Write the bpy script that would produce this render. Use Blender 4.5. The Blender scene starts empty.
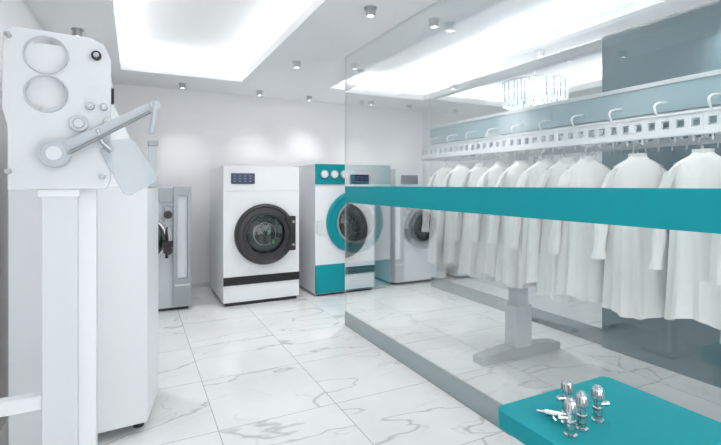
import bpy, bmesh, math, random
from mathutils import Vector, Matrix
random.seed(4)
scene = bpy.context.scene
try:
    scene.view_settings.view_transform = 'Standard'
except Exception: pass

# ---------------- materials ----------------
def srgb(r,g,b):
    f=lambda c:(c/255/12.92) if c/255<=0.04045 else ((c/255+0.055)/1.055)**2.4
    return (f(r),f(g),f(b),1)
def pm(name,col,rough=0.5,metal=0.0,emis=None,estr=0,noise=0.0,trans=0,alpha=1,coat=0):
    m=bpy.data.materials.new(name); m.use_nodes=True
    nt=m.node_tree; b=nt.nodes['Principled BSDF']
    b.inputs['Base Color'].default_value=col
    b.inputs['Roughness'].default_value=rough
    b.inputs['Metallic'].default_value=metal
    b.inputs['Transmission Weight'].default_value=trans
    b.inputs['Alpha'].default_value=alpha
    b.inputs['Coat Weight'].default_value=coat
    if emis:
        b.inputs['Emission Color'].default_value=emis
        b.inputs['Emission Strength'].default_value=estr
    if noise>0:
        tc=nt.nodes.new('ShaderNodeTexCoord'); n=nt.nodes.new('ShaderNodeTexNoise')
        n.inputs['Scale'].default_value=6; n.inputs['Detail'].default_value=4
        mx=nt.nodes.new('ShaderNodeMix'); mx.data_type='RGBA'
        mx.inputs[6].default_value=tuple(c*(1-noise) for c in col[:3])+(1,)
        mx.inputs[7].default_value=col
        nt.links.new(tc.outputs['Object'],n.inputs['Vector'])
        nt.links.new(n.outputs['Fac'],mx.inputs[0]); nt.links.new(mx.outputs[2],b.inputs['Base Color'])
    return m
WALL=pm('wall_paint',srgb(242,242,243),0.7,noise=0.02)
CEIL=pm('ceiling_paint',srgb(238,239,240),0.8,noise=0.02)
WHITE=pm('white_enamel',srgb(238,240,242),0.4,noise=0.02)
WHITE2=pm('white_panel',srgb(220,224,227),0.4,noise=0.02)
GREYW=pm('pale_grey_paint',srgb(198,204,208),0.4,noise=0.03)
TEAL=pm('teal_enamel',srgb(0,150,160),0.5,noise=0.02)
TEAL.node_tree.nodes['Principled BSDF'].inputs['Specular IOR Level'].default_value=0.3
BLUEG=pm('blue_grey_wall',srgb(112,134,142),0.3,noise=0.04)
RAILB=pm('blue_grey_rail',srgb(160,186,194),0.4,noise=0.03)
BASEG=pm('grey_base_strip',srgb(142,153,157),0.35,noise=0.05)
DARK=pm('dark_rubber',srgb(38,38,40),0.4,noise=0.1)
DARKG=pm('dark_grey_metal',srgb(62,62,64),0.35,metal=0.3,noise=0.05)
BLACK=pm('black_strip',srgb(8,8,10),0.4,noise=0.1)
NAVY=pm('display_navy',srgb(22,40,74),0.2,noise=0.1)
LCD=pm('display_segments',srgb(120,150,190),0.3)
STEEL=pm('brushed_steel',srgb(190,194,196),0.28,metal=0.9,noise=0.08)
CHROME=pm('chrome',srgb(215,218,220),0.14,metal=1.0,noise=0.03)
STEELD=pm('dull_steel',srgb(150,156,158),0.35,metal=0.5,noise=0.08)
DRUM=pm('drum_dark',srgb(62,72,68),0.35,metal=0.5,noise=0.4)
GREEN=pm('green_led',srgb(60,120,85),0.3)
CLOTH=pm('white_cotton',srgb(245,244,242),0.9,noise=0.02)
CLOTHS=pm('white_cotton_dim',srgb(228,229,229),0.9,noise=0.03)
LED=pm('led_strip',(1,1,1,1),0.5,emis=(1,1,1,1),estr=12.5)
LAMP=pm('lamp_lens',(1,1,1,1),0.5,emis=(1,1,1,1),estr=9)
CRYS=pm('crystal_rods',srgb(235,240,244),0.1,emis=(1,1,1,1),estr=0.5)  # slight emission whitens the crystals, a lit look put into the material
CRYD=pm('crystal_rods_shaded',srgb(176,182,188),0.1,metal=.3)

def glassmat(name,tint,base,scale,power):
    m=bpy.data.materials.new(name); m.use_nodes=True; nt=m.node_tree
    nt.nodes.clear(); N=nt.nodes.new; L=nt.links.new
    out=N('ShaderNodeOutputMaterial'); mix=N('ShaderNodeMixShader')
    tr=N('ShaderNodeBsdfTransparent'); tr.inputs['Color'].default_value=tint
    gl=N('ShaderNodeBsdfGlossy'); gl.inputs['Roughness'].default_value=0.015; gl.inputs['Color'].default_value=(1,1,1,1)
    lw=N('ShaderNodeLayerWeight'); lw.inputs['Blend'].default_value=0.5
    pw=N('ShaderNodeMath'); pw.operation='POWER'; pw.inputs[1].default_value=power
    ma=N('ShaderNodeMath'); ma.operation='MULTIPLY_ADD'; ma.inputs[1].default_value=scale; ma.inputs[2].default_value=base; ma.use_clamp=True
    L(lw.outputs['Facing'],pw.inputs[0]); L(pw.outputs[0],ma.inputs[0]); L(ma.outputs[0],mix.inputs[0])
    L(tr.outputs[0],mix.inputs[1]); L(gl.outputs[0],mix.inputs[2]); L(mix.outputs[0],out.inputs[0])
    return m
GLASS=glassmat('partition_glass',(0.97,0.985,0.985,1),0.03,1.9,2.4)
GLASS2=glassmat('rear_partition_glass',(0.97,0.985,0.985,1),0.04,0.6,2.5)
GLASSD=glassmat('door_glass',(0.6,0.68,0.66,1),0.06,0.6,3)
def frosted(name,col,op):
    m=bpy.data.materials.new(name); m.use_nodes=True; nt=m.node_tree
    b=nt.nodes['Principled BSDF']; b.inputs['Base Color'].default_value=col; b.inputs['Roughness'].default_value=.35
    N=nt.nodes.new; L=nt.links.new; mix=N('ShaderNodeMixShader'); tr=N('ShaderNodeBsdfTransparent'); mix.inputs[0].default_value=op
    L(tr.outputs[0],mix.inputs[1]); L(b.outputs[0],mix.inputs[2]); L(mix.outputs[0],nt.nodes['Material Output'].inputs[0])
    return m
FROST=frosted('frosted_base_film',srgb(158,174,178),0.55)
PLAST=frosted('clear_plastic',srgb(204,212,218),0.5)

def floor_mat():
    m=bpy.data.materials.new('marble_tiles'); m.use_nodes=True; nt=m.node_tree
    N=nt.nodes.new; L=nt.links.new; b=nt.nodes['Principled BSDF']
    g=N('ShaderNodeNewGeometry')
    T=0.85
    sc=N('ShaderNodeVectorMath'); sc.operation='MULTIPLY_ADD'
    sc.inputs[1].default_value=(1/T,1/T,0); sc.inputs[2].default_value=(10.42,10.35,0)
    L(g.outputs['Position'],sc.inputs[0])
    fl=N('ShaderNodeVectorMath'); fl.operation='FLOOR'; L(sc.outputs[0],fl.inputs[0])
    fr=N('ShaderNodeVectorMath'); fr.operation='FRACTION'; L(sc.outputs[0],fr.inputs[0])
    wn=N('ShaderNodeTexWhiteNoise'); wn.noise_dimensions='3D'; L(fl.outputs[0],wn.inputs['Vector'])
    off=N('ShaderNodeVectorMath'); off.operation='MULTIPLY_ADD'; off.inputs[1].default_value=(9,9,9)
    L(wn.outputs['Color'],off.inputs[0]); L(g.outputs['Position'],off.inputs[2])
    mp=N('ShaderNodeMapping'); mp.inputs['Rotation'].default_value=(0,0,0.7); mp.inputs['Scale'].default_value=(0.5,1.4,1)
    L(off.outputs[0],mp.inputs['Vector'])
    def vein(scale,width,dist):
        n=N('ShaderNodeTexNoise'); n.inputs['Scale'].default_value=scale; n.inputs['Detail'].default_value=5
        n.inputs['Roughness'].default_value=0.45; n.inputs['Distortion'].default_value=dist
        L(mp.outputs[0],n.inputs['Vector'])
        s=N('ShaderNodeMath'); s.operation='SUBTRACT'; s.inputs[1].default_value=0.5; L(n.outputs['Fac'],s.inputs[0])
        a=N('ShaderNodeMath'); a.operation='ABSOLUTE'; L(s.outputs[0],a.inputs[0])
        r=N('ShaderNodeMapRange'); r.inputs[1].default_value=0; r.inputs[2].default_value=width
        r.inputs[3].default_value=1; r.inputs[4].default_value=0; L(a.outputs[0],r.inputs[0])
        return r
    v1=vein(1.05,0.008,0.4); v2=vein(1.9,0.009,0.7)
    pn=N('ShaderNodeTexNoise'); pn.inputs['Scale'].default_value=1.7; L(off.outputs[0],pn.inputs['Vector'])
    pr=N('ShaderNodeMapRange'); pr.inputs[1].default_value=0.42; pr.inputs[2].default_value=0.62; L(pn.outputs['Fac'],pr.inputs[0])
    mm=N('ShaderNodeMath'); mm.operation='MULTIPLY'; L(v2.outputs[0],mm.inputs[0]); L(pr.outputs[0],mm.inputs[1])
    m2=N('ShaderNodeMath'); m2.operation='MULTIPLY'; m2.inputs[1].default_value=0.5; L(mm.outputs[0],m2.inputs[0])
    mx=N('ShaderNodeMath'); mx.operation='MAXIMUM'; L(v1.outputs[0],mx.inputs[0]); L(m2.outputs[0],mx.inputs[1])
    ms=N('ShaderNodeMath'); ms.operation='MULTIPLY'; ms.inputs[1].default_value=0.52; L(mx.outputs[0],ms.inputs[0])
    cn=N('ShaderNodeTexNoise'); cn.inputs['Scale'].default_value=2.2; cn.inputs['Detail'].default_value=3; L(off.outputs[0],cn.inputs['Vector'])
    c0=N('ShaderNodeMix'); c0.data_type='RGBA'; c0.inputs[6].default_value=srgb(216,218,218); c0.inputs[7].default_value=srgb(238,239,238)
    L(cn.outputs['Fac'],c0.inputs[0])
    c1=N('ShaderNodeMix'); c1.data_type='RGBA'; L(ms.outputs[0],c1.inputs[0]); L(c0.outputs[2],c1.inputs[6]); c1.inputs[7].default_value=srgb(142,138,134)
    sx=N('ShaderNodeSeparateXYZ'); L(fr.outputs[0],sx.inputs[0])
    lx=N('ShaderNodeMath'); lx.operation='LESS_THAN'; lx.inputs[1].default_value=0.006; L(sx.outputs[0],lx.inputs[0])
    ly=N('ShaderNodeMath'); ly.operation='LESS_THAN'; ly.inputs[1].default_value=0.006; L(sx.outputs[1],ly.inputs[0])
    lm=N('ShaderNodeMath'); lm.operation='MAXIMUM'; L(lx.outputs[0],lm.inputs[0]); L(ly.outputs[0],lm.inputs[1])
    c2=N('ShaderNodeMix'); c2.data_type='RGBA'; L(lm.outputs[0],c2.inputs[0]); L(c1.outputs[2],c2.inputs[6]); c2.inputs[7].default_value=srgb(160,162,163)
    L(c2.outputs[2],b.inputs['Base Color']); b.inputs['Roughness'].default_value=0.16
    return m
FLOOR=floor_mat()

# ---------------- mesh builder ----------------
class B:
    def __init__(s,name): s.name=name; s.bm=bmesh.new(); s.mats=[]
    def mi(s,m):
        if m not in s.mats: s.mats.append(m)
        return s.mats.index(m)
    def face(s,vs,i):
        try:
            f=s.bm.faces.new(vs); f.material_index=i; return f
        except ValueError: return None
    def box(s,x0,x1,y0,y1,z0,z1,mat,rz=0,piv=None):
        i=s.mi(mat)
        P=[(x0,y0,z0),(x1,y0,z0),(x1,y1,z0),(x0,y1,z0),(x0,y0,z1),(x1,y0,z1),(x1,y1,z1),(x0,y1,z1)]
        if rz:
            c=Vector(piv or ((x0+x1)/2,(y0+y1)/2,0)); R=Matrix.Rotation(rz,3,'Z')
            P=[R@(Vector(p)-c)+c for p in P]
        v=[s.bm.verts.new(p) for p in P]
        for q in [(0,3,2,1),(4,5,6,7),(0,1,5,4),(1,2,6,5),(2,3,7,6),(3,0,4,7)]: s.face([v[k] for k in q],i)
    def frame(s,ax):
        a=Vector(ax).normalized(); u=a.orthogonal().normalized(); return a,u,a.cross(u)
    def cyl(s,p0,p1,r,mat,seg=24,r2=None):
        i=s.mi(mat); p0=Vector(p0);p1=Vector(p1); r2=r if r2 is None else r2
        a,u,w=s.frame(p1-p0)
        A=[];C=[]
        for k in range(seg):
            t=2*math.pi*k/seg; d=u*math.cos(t)+w*math.sin(t)
            A.append(s.bm.verts.new(p0+d*r)); C.append(s.bm.verts.new(p1+d*r2))
        for k in range(seg):
            n=(k+1)%seg; s.face([A[k],A[n],C[n],C[k]],i)
        s.face(A[::-1],i); s.face(C,i)
    def lathe(s,c,ax,prof,mat,seg=32):
        i=s.mi(mat); c=Vector(c); a,u,w=s.frame(ax); rings=[]
        for r,h in prof:
            rings.append([s.bm.verts.new(c+a*h+(u*math.cos(2*math.pi*k/seg)+w*math.sin(2*math.pi*k/seg))*max(r,1e-4)) for k in range(seg)])
        for A,C in zip(rings,rings[1:]):
            for k in range(seg):
                n=(k+1)%seg; s.face([A[k],A[n],C[n],C[k]],i)
        s.face(rings[0][::-1],i); s.face(rings[-1],i)
    def ring(s,c,ax,R0,R1,h0,h1,mat,seg=48):
        i=s.mi(mat); c=Vector(c); a,u,w=s.frame(ax); P=[(R0,h0),(R1,h0),(R1,h1),(R0,h1)]
        rings=[[s.bm.verts.new(c+a*h+(u*math.cos(2*math.pi*k/seg)+w*math.sin(2*math.pi*k/seg))*r) for k in range(seg)] for r,h in P]
        for j in range(4):
            A=rings[j];C=rings[(j+1)%4]
            for k in range(seg):
                n=(k+1)%seg; s.face([A[k],A[n],C[n],C[k]],i)
    def tor(s,c,ax,R,r,mat,seg=48,ss=12):
        i=s.mi(mat); c=Vector(c); a,u,w=s.frame(ax); G=[]
        for k in range(seg):
            t=2*math.pi*k/seg; d=u*math.cos(t)+w*math.sin(t)
            G.append([s.bm.verts.new(c+d*(R+r*math.cos(2*math.pi*j/ss))+a*r*math.sin(2*math.pi*j/ss)) for j in range(ss)])
        for k in range(seg):
            for j in range(ss):
                s.face([G[k][j],G[(k+1)%seg][j],G[(k+1)%seg][(j+1)%ss],G[k][(j+1)%ss]],i)
    def tube(s,pts,r,mat,seg=10):
        i=s.mi(mat); pts=[Vector(p) for p in pts]; rings=[]; u=None
        for k,p in enumerate(pts):
            d=(pts[min(k+1,len(pts)-1)]-pts[max(k-1,0)]).normalized()
            if u is None: u=d.orthogonal().normalized()
            u=(u-d*u.dot(d)).normalized(); w=d.cross(u)
            rings.append([s.bm.verts.new(p+(u*math.cos(2*math.pi*j/seg)+w*math.sin(2*math.pi*j/seg))*r) for j in range(seg)])
        for A,C in zip(rings,rings[1:]):
            for k in range(seg):
                n=(k+1)%seg; s.face([A[k],A[n],C[n],C[k]],i)
        s.face(rings[0][::-1],i); s.face(rings[-1],i)
    def plate(s,outer,holes,f,d0,d1,mat):
        """polygon with holes; f(a,b,d)->xyz"""
        i=s.mi(mat); sides=[]
        for d in (d0,d1):
            loops=[[s.bm.verts.new(f(a,b,d)) for a,b in lp] for lp in [outer]+holes]
            es=[]
            for lp in loops:
                for k in range(len(lp)): es.append(s.bm.edges.new((lp[k],lp[(k+1)%len(lp)])))
            r=bmesh.ops.triangle_fill(s.bm,edges=es,use_beauty=True)
            for g in r['geom']:
                if isinstance(g,bmesh.types.BMFace): g.material_index=i
            sides.append(loops)
        for A,C in zip(*sides):
            for k in range(len(A)):
                n=(k+1)%len(A); s.face([A[k],A[n],C[n],C[k]],i)
    def finish(s,bevel=0,loc=None):
        bmesh.ops.recalc_face_normals(s.bm,faces=s.bm.faces)
        me=bpy.data.meshes.new(s.name); s.bm.to_mesh(me); s.bm.free()
        for m in s.mats: me.materials.append(m)
        me.polygons.foreach_set('use_smooth',[True]*len(me.polygons))
        me.set_sharp_from_angle(angle=math.radians(35))
        o=bpy.data.objects.new(s.name,me); scene.collection.objects.link(o)
        if loc: o.location=loc
        if bevel:
            b=o.modifiers.new('bevel','BEVEL'); b.width=bevel; b.segments=2; b.limit_method='ANGLE'; b.angle_limit=math.radians(50)
        return o
def circ(cx,cy,r,n=40): return [(cx+r*math.cos(2*math.pi*k/n),cy+r*math.sin(2*math.pi*k/n)) for k in range(n)]
def rect(a0,a1,b0,b1): return [(a0,b0),(a1,b0),(a1,b1),(a0,b1)]

# ---------------- room shell ----------------
XL,XR,YF,YB,H=-0.8,7.2,-1.6,7.6,3.14; HT=3.46
b=B('floor'); b.box(XL-.1,XR+.1,YF-.1,YB+.1,-.1,0,FLOOR); b.finish()
b=B('wall_back'); b.box(XL-.1,XR+.1,YB,YB+.1,0,HT,WALL); b.finish()
b=B('wall_left'); b.box(XL-.1,XL,YF,YB,0,HT,WALL); b.finish()
b=B('wall_right'); b.box(XR,XR+.1,YF,YB,0,HT,WALL); b.finish()
b=B('wall_front'); b.plate(rect(XL-.1,XR+.1,0,HT),[rect(-.5,3.3,.1,2.9),rect(3.6,6.9,.1,2.9)],lambda a,c,d:(a,d,c),YF-.1,YF,WALL); b.finish()  # unseen front wall; its two openings are added to let world light in
for (a0,a1) in ((-.5,3.3),(3.6,6.9)):
    b=B('added_window_%d'%(1 if a0<0 else 2))  # unseen frame for an opening added as a light source
    b.plate(rect(a0,a1,.1,2.9),[rect(a0+.05,(a0+a1)/2-.03,.15,2.85),rect((a0+a1)/2+.03,a1-.05,.15,2.85)],lambda a,c,d:(a,d,c),YF-.08,YF-.03,STEELD); b.finish()
b=B('wall_blue_grey'); b.box(4.22,4.34,YF,2.98,0,H,BLUEG); b.finish(0.004)
b=B('baseboard_back'); b.box(XL,XR,YB-.012,YB,0,.07,WHITE2); b.finish()

opens=[(-.17,1.38,.4,6.62),(2.68,3.86,.4,6.45),(4.7,6.3,3.35,6.5)]
b=B('ceiling')
b.plate(rect(XL,XR,YF,YB),[rect(*o) for o in opens],lambda a,c,d:(a,c,d),H,H+.1,CEIL)
b.box(XL-.1,XR+.1,YF-.1,YB+.1,HT,HT+.1,CEIL)
for x0,x1,y0,y1 in opens:
    e=.24
    b.plate(rect(x0-e-.03,x1+e+.03,y0-e-.03,y1+e+.03),[rect(x0-e,x1+e,y0-e,y1+e)],lambda a,c,d:(a,c,d),H+.1,HT,CEIL)
b.finish()
for n,(x0,x1,y0,y1) in enumerate(opens):
    b=B('cove_light_strip'); e=.17; w=.03
    for q in (rect(x0-e,x0-e+w,y0-e,y1+e),rect(x1+e-w,x1+e,y0-e,y1+e),rect(x0-e+w,x1+e-w,y0-e,y0-e+w),rect(x0-e+w,x1+e-w,y1+e-w,y1+e)):
        b.box(q[0][0],q[1][0],q[0][1],q[2][1],H+.10,H+.13,LED)
    b.finish()

# downlights
def downlight(x,y,z=H,power=62,size=math.radians(120)):
    b=B('ceiling_downlight')
    b.ring((x,y,z),(0,0,-1),.030,.042,0,.07,STEEL,24)
    b.cyl((x,y,z-.062),(x,y,z),.031,LAMP,24)
    b.ring((x,y,z),(0,0,-1),.04,.055,0,.008,STEEL,24)
    o=b.finish()
    if power:
        l=bpy.data.lights.new('downlight_beam','SPOT'); l.energy=power; l.spot_size=size; l.spot_blend=1; l.shadow_soft_size=.05
        lo=bpy.data.objects.new('beam',l); lo.location=(x,y,z-.075); scene.collection.objects.link(lo); lo.parent=o
for x,y in [(.62,7.12),(1.77,7.14),(2.63,7.2),(3.6,7.15),(4.6,7.15),(5.7,7.15)]: downlight(x,y,H,46,math.radians(88))
for x,y in [(-.5,5.1),(-.5,3.2),(1.76,5.26),(1.78,3.37),(2.42,3.35),(2.42,5.0),(4.25,5.4),(4.05,3.6),(1.78,1.6),(2.42,1.5),(4.05,1.8)]: downlight(x,y,H,72 if y>3.3 else 38)

# ---------------- glass partitions ----------------
def partition(name,x,y0,y1,G,band=True):
    b=B(name)
    b.box(x-.006,x+.006,y0,y1,.0,H,G)
    b.box(x-.008,x+.008,y0,y1,.0,.165,FROST)
    if band: b.box(x-.0085,x+.0085,y0,y1,1.435,1.625,TEAL)
    b.box(x-.007,x+.007,y1,y1+.004,0,H,WHITE2)
    return b.finish()
partition('glass_partition',2.2,-1.0,4.79,GLASS)
partition('glass_partition',4.28,3.0,6.0,GLASS2,False)

# ---------------- machines on the back wall ----------------
def door(b,x,y,z,R,ringm,innerm,glassr,handle=True):
    b.ring((x,y,z),(0,-1,0),glassr+.03,R,0,.055,ringm)
    b.tor((x,y-.055,z),(0,-1,0),R-.03,.022,ringm)
    b.ring((x,y,z),(0,-1,0),glassr,glassr+.035,0,.075,innerm)
    b.lathe((x,y,z),(0,-1,0),[(glassr,.005),(glassr*.99,.03),(glassr*.8,.055),(glassr*.4,.068),(.001,.07)],GLASSD)
    b.ring((x,y,z),(0,-1,0),glassr*.55,glassr*.6,.002,.01,STEELD)
    b.cyl((x,y-.004,z),(x,y+.001,z),glassr,DRUM,40)
def dryer(x0,x1,y,name='tumble_dryer',steel=False):
    b=B(name); D=1.2
    b.box(x0,x1,y,y+D,.05,1.9,WHITE); b.box(x0+.03,x1-.03,y+.03,y+D-.03,0,.06,DARK)
    cx=(x0+x1)/2+.03; w=x1-x0
    b.box(x0+.10,x0+.42,y-.012,y+.01,1.655,1.80,NAVY)
    for r in range(3):
        for c in range(4): b.box(x0+.13+c*.07,x0+.165+c*.07,y-.015,y,1.685+r*.036,1.695+r*.036,LCD)
    b.box(x0+.02,x1-.02,y-.004,y+.01,1.555,1.56,GREYW)
    if steel:
        door(b,cx,y,.94,.36,STEEL,STEELD,.23)
        b.box(cx+.30,cx+.42,y-.07,y,.84,1.04,STEEL)
    else:
        door(b,cx,y,.96,.42,DARKG,DARK,.27)
        b.plate([(cx+.26,.72),(cx+.42,.72),(cx+.42,1.20),(cx+.26,1.20),(cx+.33,1.05),(cx+.345,.96),(cx+.33,.86)],[],lambda a,c,d:(a,d,c),y-.085,y,DARK)
        b.cyl((cx+.385,y-.085,1.12),(cx+.385,y-.1,1.12),.02,STEEL); b.cyl((cx+.385,y-.085,.80),(cx+.385,y-.1,.80),.02,STEEL)
        b.box(cx+.08,cx+.12,y-.076,y-.03,.82,.88,GREEN); b.box(cx+.02,cx+.035,y-.076,y-.03,.95,1.05,GREEN)
        b.box(x0,x1,y-.015,y+.01,.285,.395,BLACK)
    return b.finish(0.012)
dryer(1.05,2.11,6.2)
dryer(3.76,4.76,6.25,'washing_machine',True)
dryer(5.0,6.0,6.25,'washing_machine',True)

b=B('dry_cleaning_machine'); x0,x1,y=2.36,3.62,6.2
b.box(x0,x1,y,7.4,.03,1.95,WHITE)
b.box(x0+.04,x1-.04,y+.04,7.3,0,.04,DARK)
b.box(x0,x1,y-.02,y+.02,1.65,1.95,TEAL); b.box(x0,x1,y-.02,y+.02,.04,.46,TEAL)
for k in range(3):
    b.cyl((x0+.13+.16*k,y-.02,1.80),(x0+.13+.16*k,y-.045,1.80),.052,WHITE,28); b.ring((x0+.13+.16*k,y-.02,1.8),(0,-1,0),.052,.062,0,.03,STEEL,28)
b.box(x0+.62,x0+.98,y-.035,y,1.70,1.88,NAVY)
door(b,3.0,y,1.08,.47,TEAL,TEAL,.30)
b.ring((3.0,y,1.08),(0,-1,0),.30,.33,0,.085,STEEL)
b.box(x0+.02,x0+.10,y-.03,y,.92,1.12,WHITE2)
for k in range(5): b.box(x0+.5,x0+1.0,y-.026,y,.14+.05*k,.155+.05*k,STEELD)
b.finish(0.01)

b=B('washer_extractor'); x0,x1,y=-.25,.66,6.35
b.box(x0,x1,y,7.4,.04,1.62,GREYW); b.box(x0+.03,x1-.03,y+.03,7.3,0,.05,DARK)
b.plate(rect(.44,.66,.06,1.62),[rect(.49,.61,.42,1.5)],lambda a,c,d:(a,d,c),y-.04,y,STEELD)
b.box(.49,.61,y-.012,y-.004,.42,1.5,WHITE2); b.box(.46,.64,y-.05,y-.03,.32,.345,STEEL)
b.box(x0,.44,y-.02,y,1.42,1.60,STEELD); b.box(x0+.1,x0+.4,y-.03,y,1.46,1.56,NAVY)
door(b,.08,y,.95,.34,STEEL,DARK,.23)
b.box(.33,.42,y-.09,y,1.12,1.36,STEELD)
b.cyl((.37,y-.09,1.26),(.37,y-.14,1.26),.05,DARK); b.box(.30,.43,y-.12,y,.84,.92,BLACK)
b.cyl((.37,y,.80),(.37,y-.12,.80),.055,DARK); b.cyl((.36,y-.06,.7),(.36,y-.06,1.1),.018,BLACK)
b.finish(0.006)

# ---------------- left: garment finisher ----------------
b=B('garment_form_finisher')
foot=[(-.66,3.25),(.07,3.30),(.155,3.75),(.155,4.0),(-.66,4.0)]
b.plate(foot,[],lambda a,c,d:(a,c,d),.07,1.62,WHITE)
b.plate([(-.66,1.62),(.06,1.62),(.06,1.72),(-.06,2.02),(-.145,2.2),(-.145,2.36),(-.19,2.42),(-.66,2.42)],[],lambda a,c,d:(a,d,c),3.36,3.95,WHITE)
b.cyl((-.15,3.30,2.16),(-.15,3.30,2.26),.028,DARK,16)
b.box(-.03,.05,3.42,3.5,1.72,1.8,GREYW)
b.box(.09,.15,3.8,3.86,1.62,1.97,GREYW); b.box(.085,.155,3.79,3.87,1.94,1.98,STEELD)
for fx,fy in ((-.55,3.35),(.02,3.42),(.1,3.9),(-.55,3.9)):
    b.cyl((fx,fy,0),(fx,fy,.03),.035,DARK,16); b.cyl((fx,fy,.02),(fx,fy,.08),.015,STEEL,12)
b.box(-.385,-.245,2.50,2.66,0.0,2.0,WHITE2); b.box(-.247,-.172,2.55,2.64,0.0,2.0,WHITE)
b.box(-.40,-.235,2.488,2.52,1.585,1.62,WHITE)
b.box(-.79,-.385,2.52,2.58,.60,.665,WHITE); b.box(-.46,-.1,2.45,2.75,0,.03,GREYW)
out=[(-.505,1.62),(-.125,1.62),(-.108,1.66),(-.105,2.24),(-.135,2.31),(-.19,2.335),(-.49,2.345),(-.52,2.32),(-.525,1.98),(-.505,1.9)]
b.plate(out,[circ(-.362,2.23,.083),circ(-.362,2.056,.080)],lambda a,c,d:(a,d,c),2.47,2.495,WHITE2)
b.ring((-.362,2.47,2.23),(0,-1,0),.083,.090,-.01,.004,GREYW); b.ring((-.362,2.47,2.056),(0,-1,0),.080,.087,-.01,.004,GREYW)
b.box(-.50,-.13,2.54,2.555,1.7,2.3,WHITE)
for kx,kz,kr,km in ((-.165,2.25,.021,DARK),(-.19,2.01,.018,STEEL),(-.135,2.01,.016,STEEL),(-.235,1.925,.038,GREYW),(-.115,1.94,.02,STEEL),(-.50,2.30,.012,STEEL),(-.50,1.70,.012,STEEL),(-.14,1.68,.012,STEEL)):
    b.cyl((kx,2.47,kz),(kx,2.44,kz),kr,km); b.cyl((kx,2.445,kz),(kx,2.435,kz),kr*.6,STEEL)
P=Vector((-.324,2.43,1.78)); Q=Vector((.085,2.43,2.03)); d=(Q-P).normalized(); n=Vector((-d.z,0,d.x))
def armpoly(A,C,w0,w1): return [(A+n*w0),(A-n*w0),(C-n*w1),(C+n*w1)]
pl=[(p.x,p.z) for p in armpoly(P,Q,.032,.022)]
ARMG=pm('arm_grey_paint',srgb(190,197,202),0.4,noise=0.03)
b.plate(pl,[],lambda a,c,d:(a,d,c),2.415,2.44,ARMG)
b.cyl((P.x,2.40,P.z),(P.x,2.47,P.z),.062,GREYW,32); b.cyl((P.x,2.385,P.z),(P.x,2.41,P.z),.032,WHITE2,24); b.ring((P.x,2.40,P.z),(0,-1,0),.05,.06,0,.006,ARMG,32)
b.cyl((Q.x,2.405,Q.z),(Q.x,2.45,Q.z),.024,ARMG)
b.tube([(Q.x,2.41,Q.z+.02),(Q.x-.004,2.41,Q.z-.06),(Q.x-.02,2.41,Q.z-.14)],.012,ARMG)
b.tube([P+Vector((.05,-.03,.0)),Q+Vector((-.02,-.03,-.035))],.008,STEELD)
b.tube([(-.16,2.42,1.90),(-.14,2.42,1.84),(-.10,2.42,1.80)],.01,STEEL)
b.plate([(-.15,1.80),(-.12,1.85),(-.03,1.865),(0,1.85),(.10,1.68),(.085,1.65),(-.02,1.59),(-.05,1.595)],[],lambda a,c,d:(a,d,c),2.45,2.458,PLAST)
b.finish(0.005)

# ---------------- garment conveyor ----------------
b=B('garment_conveyor'); ya,yb=-.6,4.2; zc=2.0; xn,xf=2.95,3.65
b.box(3.05,3.55,ya,4.3,2.11,2.31,RAILB); b.box(3.08,3.52,ya+.05,4.25,2.10,2.115,WHITE)
b.box(3.04,3.05,ya,4.3,2.285,2.315,WHITE2)
for xt in (xn,xf):
    s=.085; k=0; yy=ya
    while yy<yb-.01:
        y2=min(yy+s*6,yb); holes=[]
        yv=yy+.02
        while yv+.05<y2:
            holes.append(rect(yv,yv+.045,1.985,2.035)); yv+=s
        b.plate(rect(yy,y2,1.95,2.07),holes,lambda a,c,d:(d,a,c),xt-.012,xt+.012,WHITE)
        yy=y2
    b.box(xt-.02,xt+.02,ya,yb,1.935,1.955,WHITE); b.box(xt-.02,xt+.02,ya,yb,2.065,2.08,WHITE)
R=.35
for z0,z1,t in ((1.935,1.955,.02),(1.955,1.98,.012),(2.04,2.065,.012),(2.065,2.08,.02)):
    outer=[(3.3+(R+t)*math.cos(a),yb+(R+t)*math.sin(a)) for a in [math.pi*k/24 for k in range(25)]]
    inner=[(3.3+(R-t)*math.cos(a),yb+(R-t)*math.sin(a)) for a in [math.pi*k/24 for k in range(24,-1,-1)]]
    b.plate(outer+inner,[],lambda a,c,d:(a,c,d),z0,z1,WHITE)
for k in range(12):
    a=math.pi*(k+.5)/12; b.cyl((3.3+R*math.cos(a),yb+R*math.sin(a),1.95),(3.3+R*math.cos(a),yb+R*math.sin(a),2.07),.012,WHITE,8)
b.cyl((3.3,yb,1.97),(3.3,yb,2.05),.25,WHITE,32); b.cyl((3.3,yb,2.0),(3.3,yb,2.14),.04,STEEL,16)
yy=.2
while yy<4.2:
    for sgn,xt in ((-1,xn),(1,xf)):
        pts=[]
        for k in range(13):
            t=math.pi*k/12
            pts.append((3.3+sgn*(.25+ .085*math.sin(t)+.10*(k/12)),yy,2.17-.11*(k/12)+.025*math.sin(t)))
        b.tube(pts,.007,WHITE)
    yy+=.30
yy=-.5
while yy<4.2:
    b.cyl((xn,yy,1.90),(xn,yy,1.945),.006,WHITE,8); b.cyl((xf,yy,1.90),(xf,yy,1.945),.006,WHITE,8); yy+=.1
for ys in (3.2,.4):
    b.box(3.23,3.37,ys-.06,ys+.06,.05,2.12,GREYW)
    b.plate([(2.80,.0),(3.80,.0),(3.80,.07),(3.45,.11),(3.15,.11),(2.80,.07)],[],lambda a,c,d:(a,d,c),ys-.07,ys+.07,BASEG)
    b.box(3.20,3.40,ys-.075,ys+.075,.10,.5,GREYW); b.box(2.9,3.7,ys-.02,ys+.02,2.08,2.12,WHITE)
b.finish(0.003)

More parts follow.
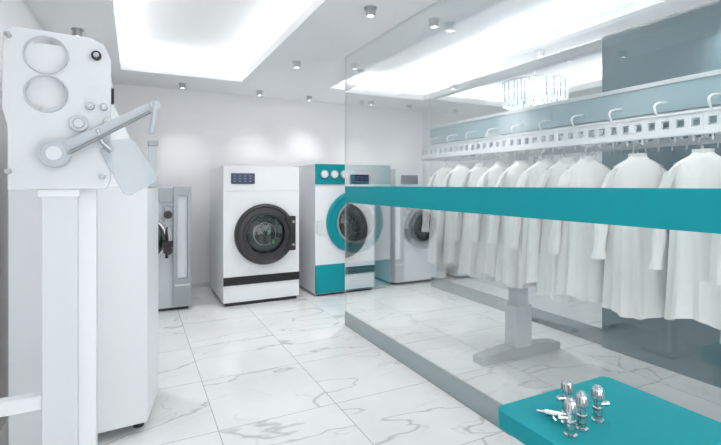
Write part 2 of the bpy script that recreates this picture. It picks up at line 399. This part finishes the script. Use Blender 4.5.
# ---------------- gowns ----------------
def gown_mesh(seed,L=1.08,full=1.0):
    rnd=random.Random(seed); b=B('gown'); bm=b.bm
    i=b.mi(CLOTH); N=72; rows=34; rings=[]
    ks=[rnd.choice((5,6,7)),rnd.choice((9,10,11)),rnd.choice((15,17))]; ph=[rnd.random()*6 for _ in range(3)]
    def lerp(tab,v):
        for (a,p),(c,q) in zip(tab,tab[1:]):
            if v<=c: t=(v-a)/(c-a) if c>a else 0; return p+(q-p)*t
        return tab[-1][1]
    Wt=[(0,.050),(.02,.065),(.045,.11),(.10,.160),(.15,.160),(.3,.145),(.6,.158),(1,.18)]
    Dt=[(0,.045),(.03,.055),(.08,.06),(.2,.075),(.5,.085),(1,.11)]
    for r in range(rows+1):
        v=(r/rows)**1.35; w=lerp(Wt,v); d=lerp(Dt,v)*full; A=max(0,(v-.05))**.7*.26
        ring=[]
        for k in range(N):
            t=2*math.pi*k/N
            f=1+A*(.5*math.sin(ks[0]*t+ph[0]+v*1.2)+.4*math.sin(ks[1]*t+ph[1]-v)+.2*math.sin(ks[2]*t+ph[2]))
            ct,st=math.cos(t),math.sin(t)
            z=-L*v - .02*math.sin(3*t+ph[1])*v
            ring.append(bm.verts.new((w*f*ct,d*f*(abs(st)**.8)*(1 if st>=0 else -1),z)))
        rings.append(ring)
    for A_,C_ in zip(rings,rings[1:]):
        for k in range(N):
            n_=(k+1)%N; b.face([A_[k],A_[n_],C_[n_],C_[k]],i)
    b.face(rings[0][::-1],i)
    for sg in (-1,1):
        M=24; prev=None; sl=.60+rnd.random()*.05
        for r in range(19):
            v=r/18; cx=sg*(.135+.060*min(1,v*3)+.035*v); cz=-.085-sl*v
            cy=.015*math.sin(v*4+seed)+.02*v; rx=.043-.006*v+.004*math.sin(v*17+seed); ry=.053-.008*v
            if v>.93: rx+=.003; ry+=.003
            ring=[]
            for k in range(M):
                t=2*math.pi*k/M; f=1+.10*math.sin(3*t+seed+v*3)+.05*math.sin(5*t+v*9)
                ring.append(bm.verts.new((cx+rx*f*math.cos(t),cy+ry*f*math.sin(t),cz+(.03*(-sg)*math.cos(t)*(1-min(1,v*3))))))
            if prev:
                for k in range(M): b.face([prev[k],prev[(k+1)%M],ring[(k+1)%M],ring[k]],i)
            else: b.face(ring[::-1],i)
            prev=ring
        b.face(prev,i)
    b.ring((0,0,-.005),(0,0,1),.04,.053,-.02,.022,CLOTHS,32)
    b.box(-.012,.012,-.062,-.05,-.2,-.02,CLOTHS)
    for k in range(3): b.cyl((0,-.062,-.05-.06*k),(0,-.067,-.05-.06*k),.007,WHITE2,10)
    hk=[(0,0,-.03),(0,0,.035)]+[(.022*math.sin(a)*1.0,0,.062-.027*math.cos(a)) for a in [math.pi*q/8 for q in range(1,12)]]
    b.tube(hk,.004,STEEL,8)
    b.tube([(-.14,0,-.075),(-.05,0,-.02),(.05,0,-.02),(.14,0,-.075)],.01,STEEL,8)
    o=b.finish(); return o
protos=[gown_mesh(k,L=l,full=f) for k,(l,f) in enumerate([(1.00,1.0),(1.05,.9),(.97,1.1),(1.03,1.1)])]
used=[False]*4; cnt=0
def place(x,y,ang,z=1.83,sc=1.0):
    global cnt
    k=cnt%4; cnt+=1
    if not used[k]: o=protos[k]; used[k]=True
    else:
        o=bpy.data.objects.new('hanging_gown',protos[k].data); scene.collection.objects.link(o)
    o.name='hanging_gown'; o.location=(x,y,z); o.rotation_euler=(0,0,math.radians(ang)); o.scale=(sc,sc,sc)
ys=[.75,1.12,1.44,1.84,2.20,2.38,2.58,2.82,3.08,3.34,3.6,3.86]
an=[118,122,116,124,140,132,146,134,142,136,144,138]
for y,a in zip(ys,an): place(2.95+random.uniform(-.02,.02),y,a+random.uniform(-6,6))
for y in [2.65,2.95,3.3,3.65]: place(3.65,y,150+random.uniform(-10,10))

# ---------------- teal spotting table and nozzles ----------------
b=B('spotting_table')
def rr(x0,x1,y0,y1,r):
    o=[]
    for cx,cy,a0 in ((x1-r,y1-r,0),(x0+r,y1-r,90),(x0+r,y0+r,180),(x1-r,y0+r,270)):
        for k in range(7):
            a=math.radians(a0+15*k); o.append((cx+r*math.cos(a),cy+r*math.sin(a)))
    return o
b.plate(rr(1.20,1.83,.78,1.28,.03),[],lambda a,c,d:(a,c,d),.745,.81,TEAL)
b.box(1.24,1.80,.81,1.24,.06,.747,WHITE); b.box(1.27,1.77,.84,1.21,0,.06,DARK)
b.box(1.28,1.76,.80,.812,.12,.68,WHITE2); b.cyl((1.7,.80,.45),(1.7,.77,.45),.015,STEEL)
b.finish(0.008)
def nozzle(x,y,h,tilt=0,rz=0):
    b=B('spotting_spray_gun')
    b.lathe((0,0,0),(0,0,1),[(.021,0),(.021,.007),(.014,.010),(.014,.034),(.017,.036),(.017,.052),(.013,.055),(.013,.074),(.018,.077),(.019,.082),(.019,.112),(.017,.117),(.010,.119),(.010,h)],CHROME,28)
    for k in range(14):
        a=2*math.pi*k/14; b.cyl((.019*math.cos(a),.019*math.sin(a),.084),(.019*math.cos(a),.019*math.sin(a),.110),.0022,STEELD,6)
    b.cyl((0,0,.060),(.030,0,.060),.008,CHROME,16); b.lathe((.028,0,.060),(1,0,0),[(.010,0),(.010,.012),(.007,.014)],CHROME,16)
    b.tor((0,0,.045),(0,0,1),.017,.0018,DARKG,24,8); b.tor((0,0,.022),(0,0,1),.014,.0015,DARKG,24,8)
    o=b.finish(); o.location=(x,y,.81); o.rotation_euler=(tilt,0,rz)
nozzle(1.289,1.022,.128,0,2.6); nozzle(1.357,1.032,.128,0,.4); nozzle(1.453,1.042,.125,0,-.3); nozzle(1.40,1.124,.122,0,2.9)
b=B('steam_spray_pistol')
b.cyl((0,0,.022),(.085,0,.022),.016,CHROME,24); b.cyl((.085,0,.022),(.125,0,.022),.010,CHROME,16,r2=.007)
b.lathe((-.002,0,.022),(-1,0,0),[(.018,0),(.018,.018),(.012,.022)],CHROME,20)
b.tube([(.02,0,.02),(.01,.03,.014),(-.005,.07,.012)],.011,CHROME,12); b.tube([(.05,0,.02),(.045,.025,.014),(.03,.05,.012)],.004,CHROME,8)
o=b.finish(); o.location=(1.35,1.10,.811); o.rotation_euler=(0,0,2.25); o.scale=(.7,.7,.7)

# ---------------- chandelier ----------------
b=B('crystal_chandelier'); cx,cy=5.15,4.68
b.cyl((cx,cy,HT-.03),(cx,cy,HT),.12,CHROME,32); b.cyl((cx,cy,3.13),(cx,cy,HT-.02),.02,CHROME,12)
b.cyl((cx,cy,3.10),(cx,cy,3.13),.45,WHITE2,48)
for R_,n,z0 in ((.44,76,2.80),(.34,54,2.74),(.22,36,2.69)):
    for k in range(n):
        a=2*math.pi*k/n; px,py=cx+R_*math.cos(a),cy+R_*math.sin(a); zz=z0+random.uniform(-.015,.015)
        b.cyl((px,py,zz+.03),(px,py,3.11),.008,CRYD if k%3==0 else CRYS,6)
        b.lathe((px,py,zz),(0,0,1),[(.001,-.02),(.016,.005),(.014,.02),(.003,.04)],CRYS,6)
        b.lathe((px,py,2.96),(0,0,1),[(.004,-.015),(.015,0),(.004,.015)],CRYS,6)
b.cyl((cx,cy,2.9),(cx,cy,3.11),.14,LAMP,24)
b.finish()

# ---------------- light / world / camera ----------------
w=bpy.data.worlds.new('daylight'); scene.world=w; w.use_nodes=True
bg=w.node_tree.nodes['Background']; bg.inputs[0].default_value=(.98,.99,1,1); bg.inputs[1].default_value=3.2
cam=bpy.data.cameras.new('camera'); co=bpy.data.objects.new('camera',cam); scene.collection.objects.link(co)
cam.sensor_width=36; cam.sensor_fit='HORIZONTAL'; cam.lens=450/721*36; cam.shift_y=-37.5/721; cam.clip_start=.05
co.location=(0,0,1.64); co.rotation_euler=(math.radians(90),0,-math.atan2(225,450))
scene.camera=co
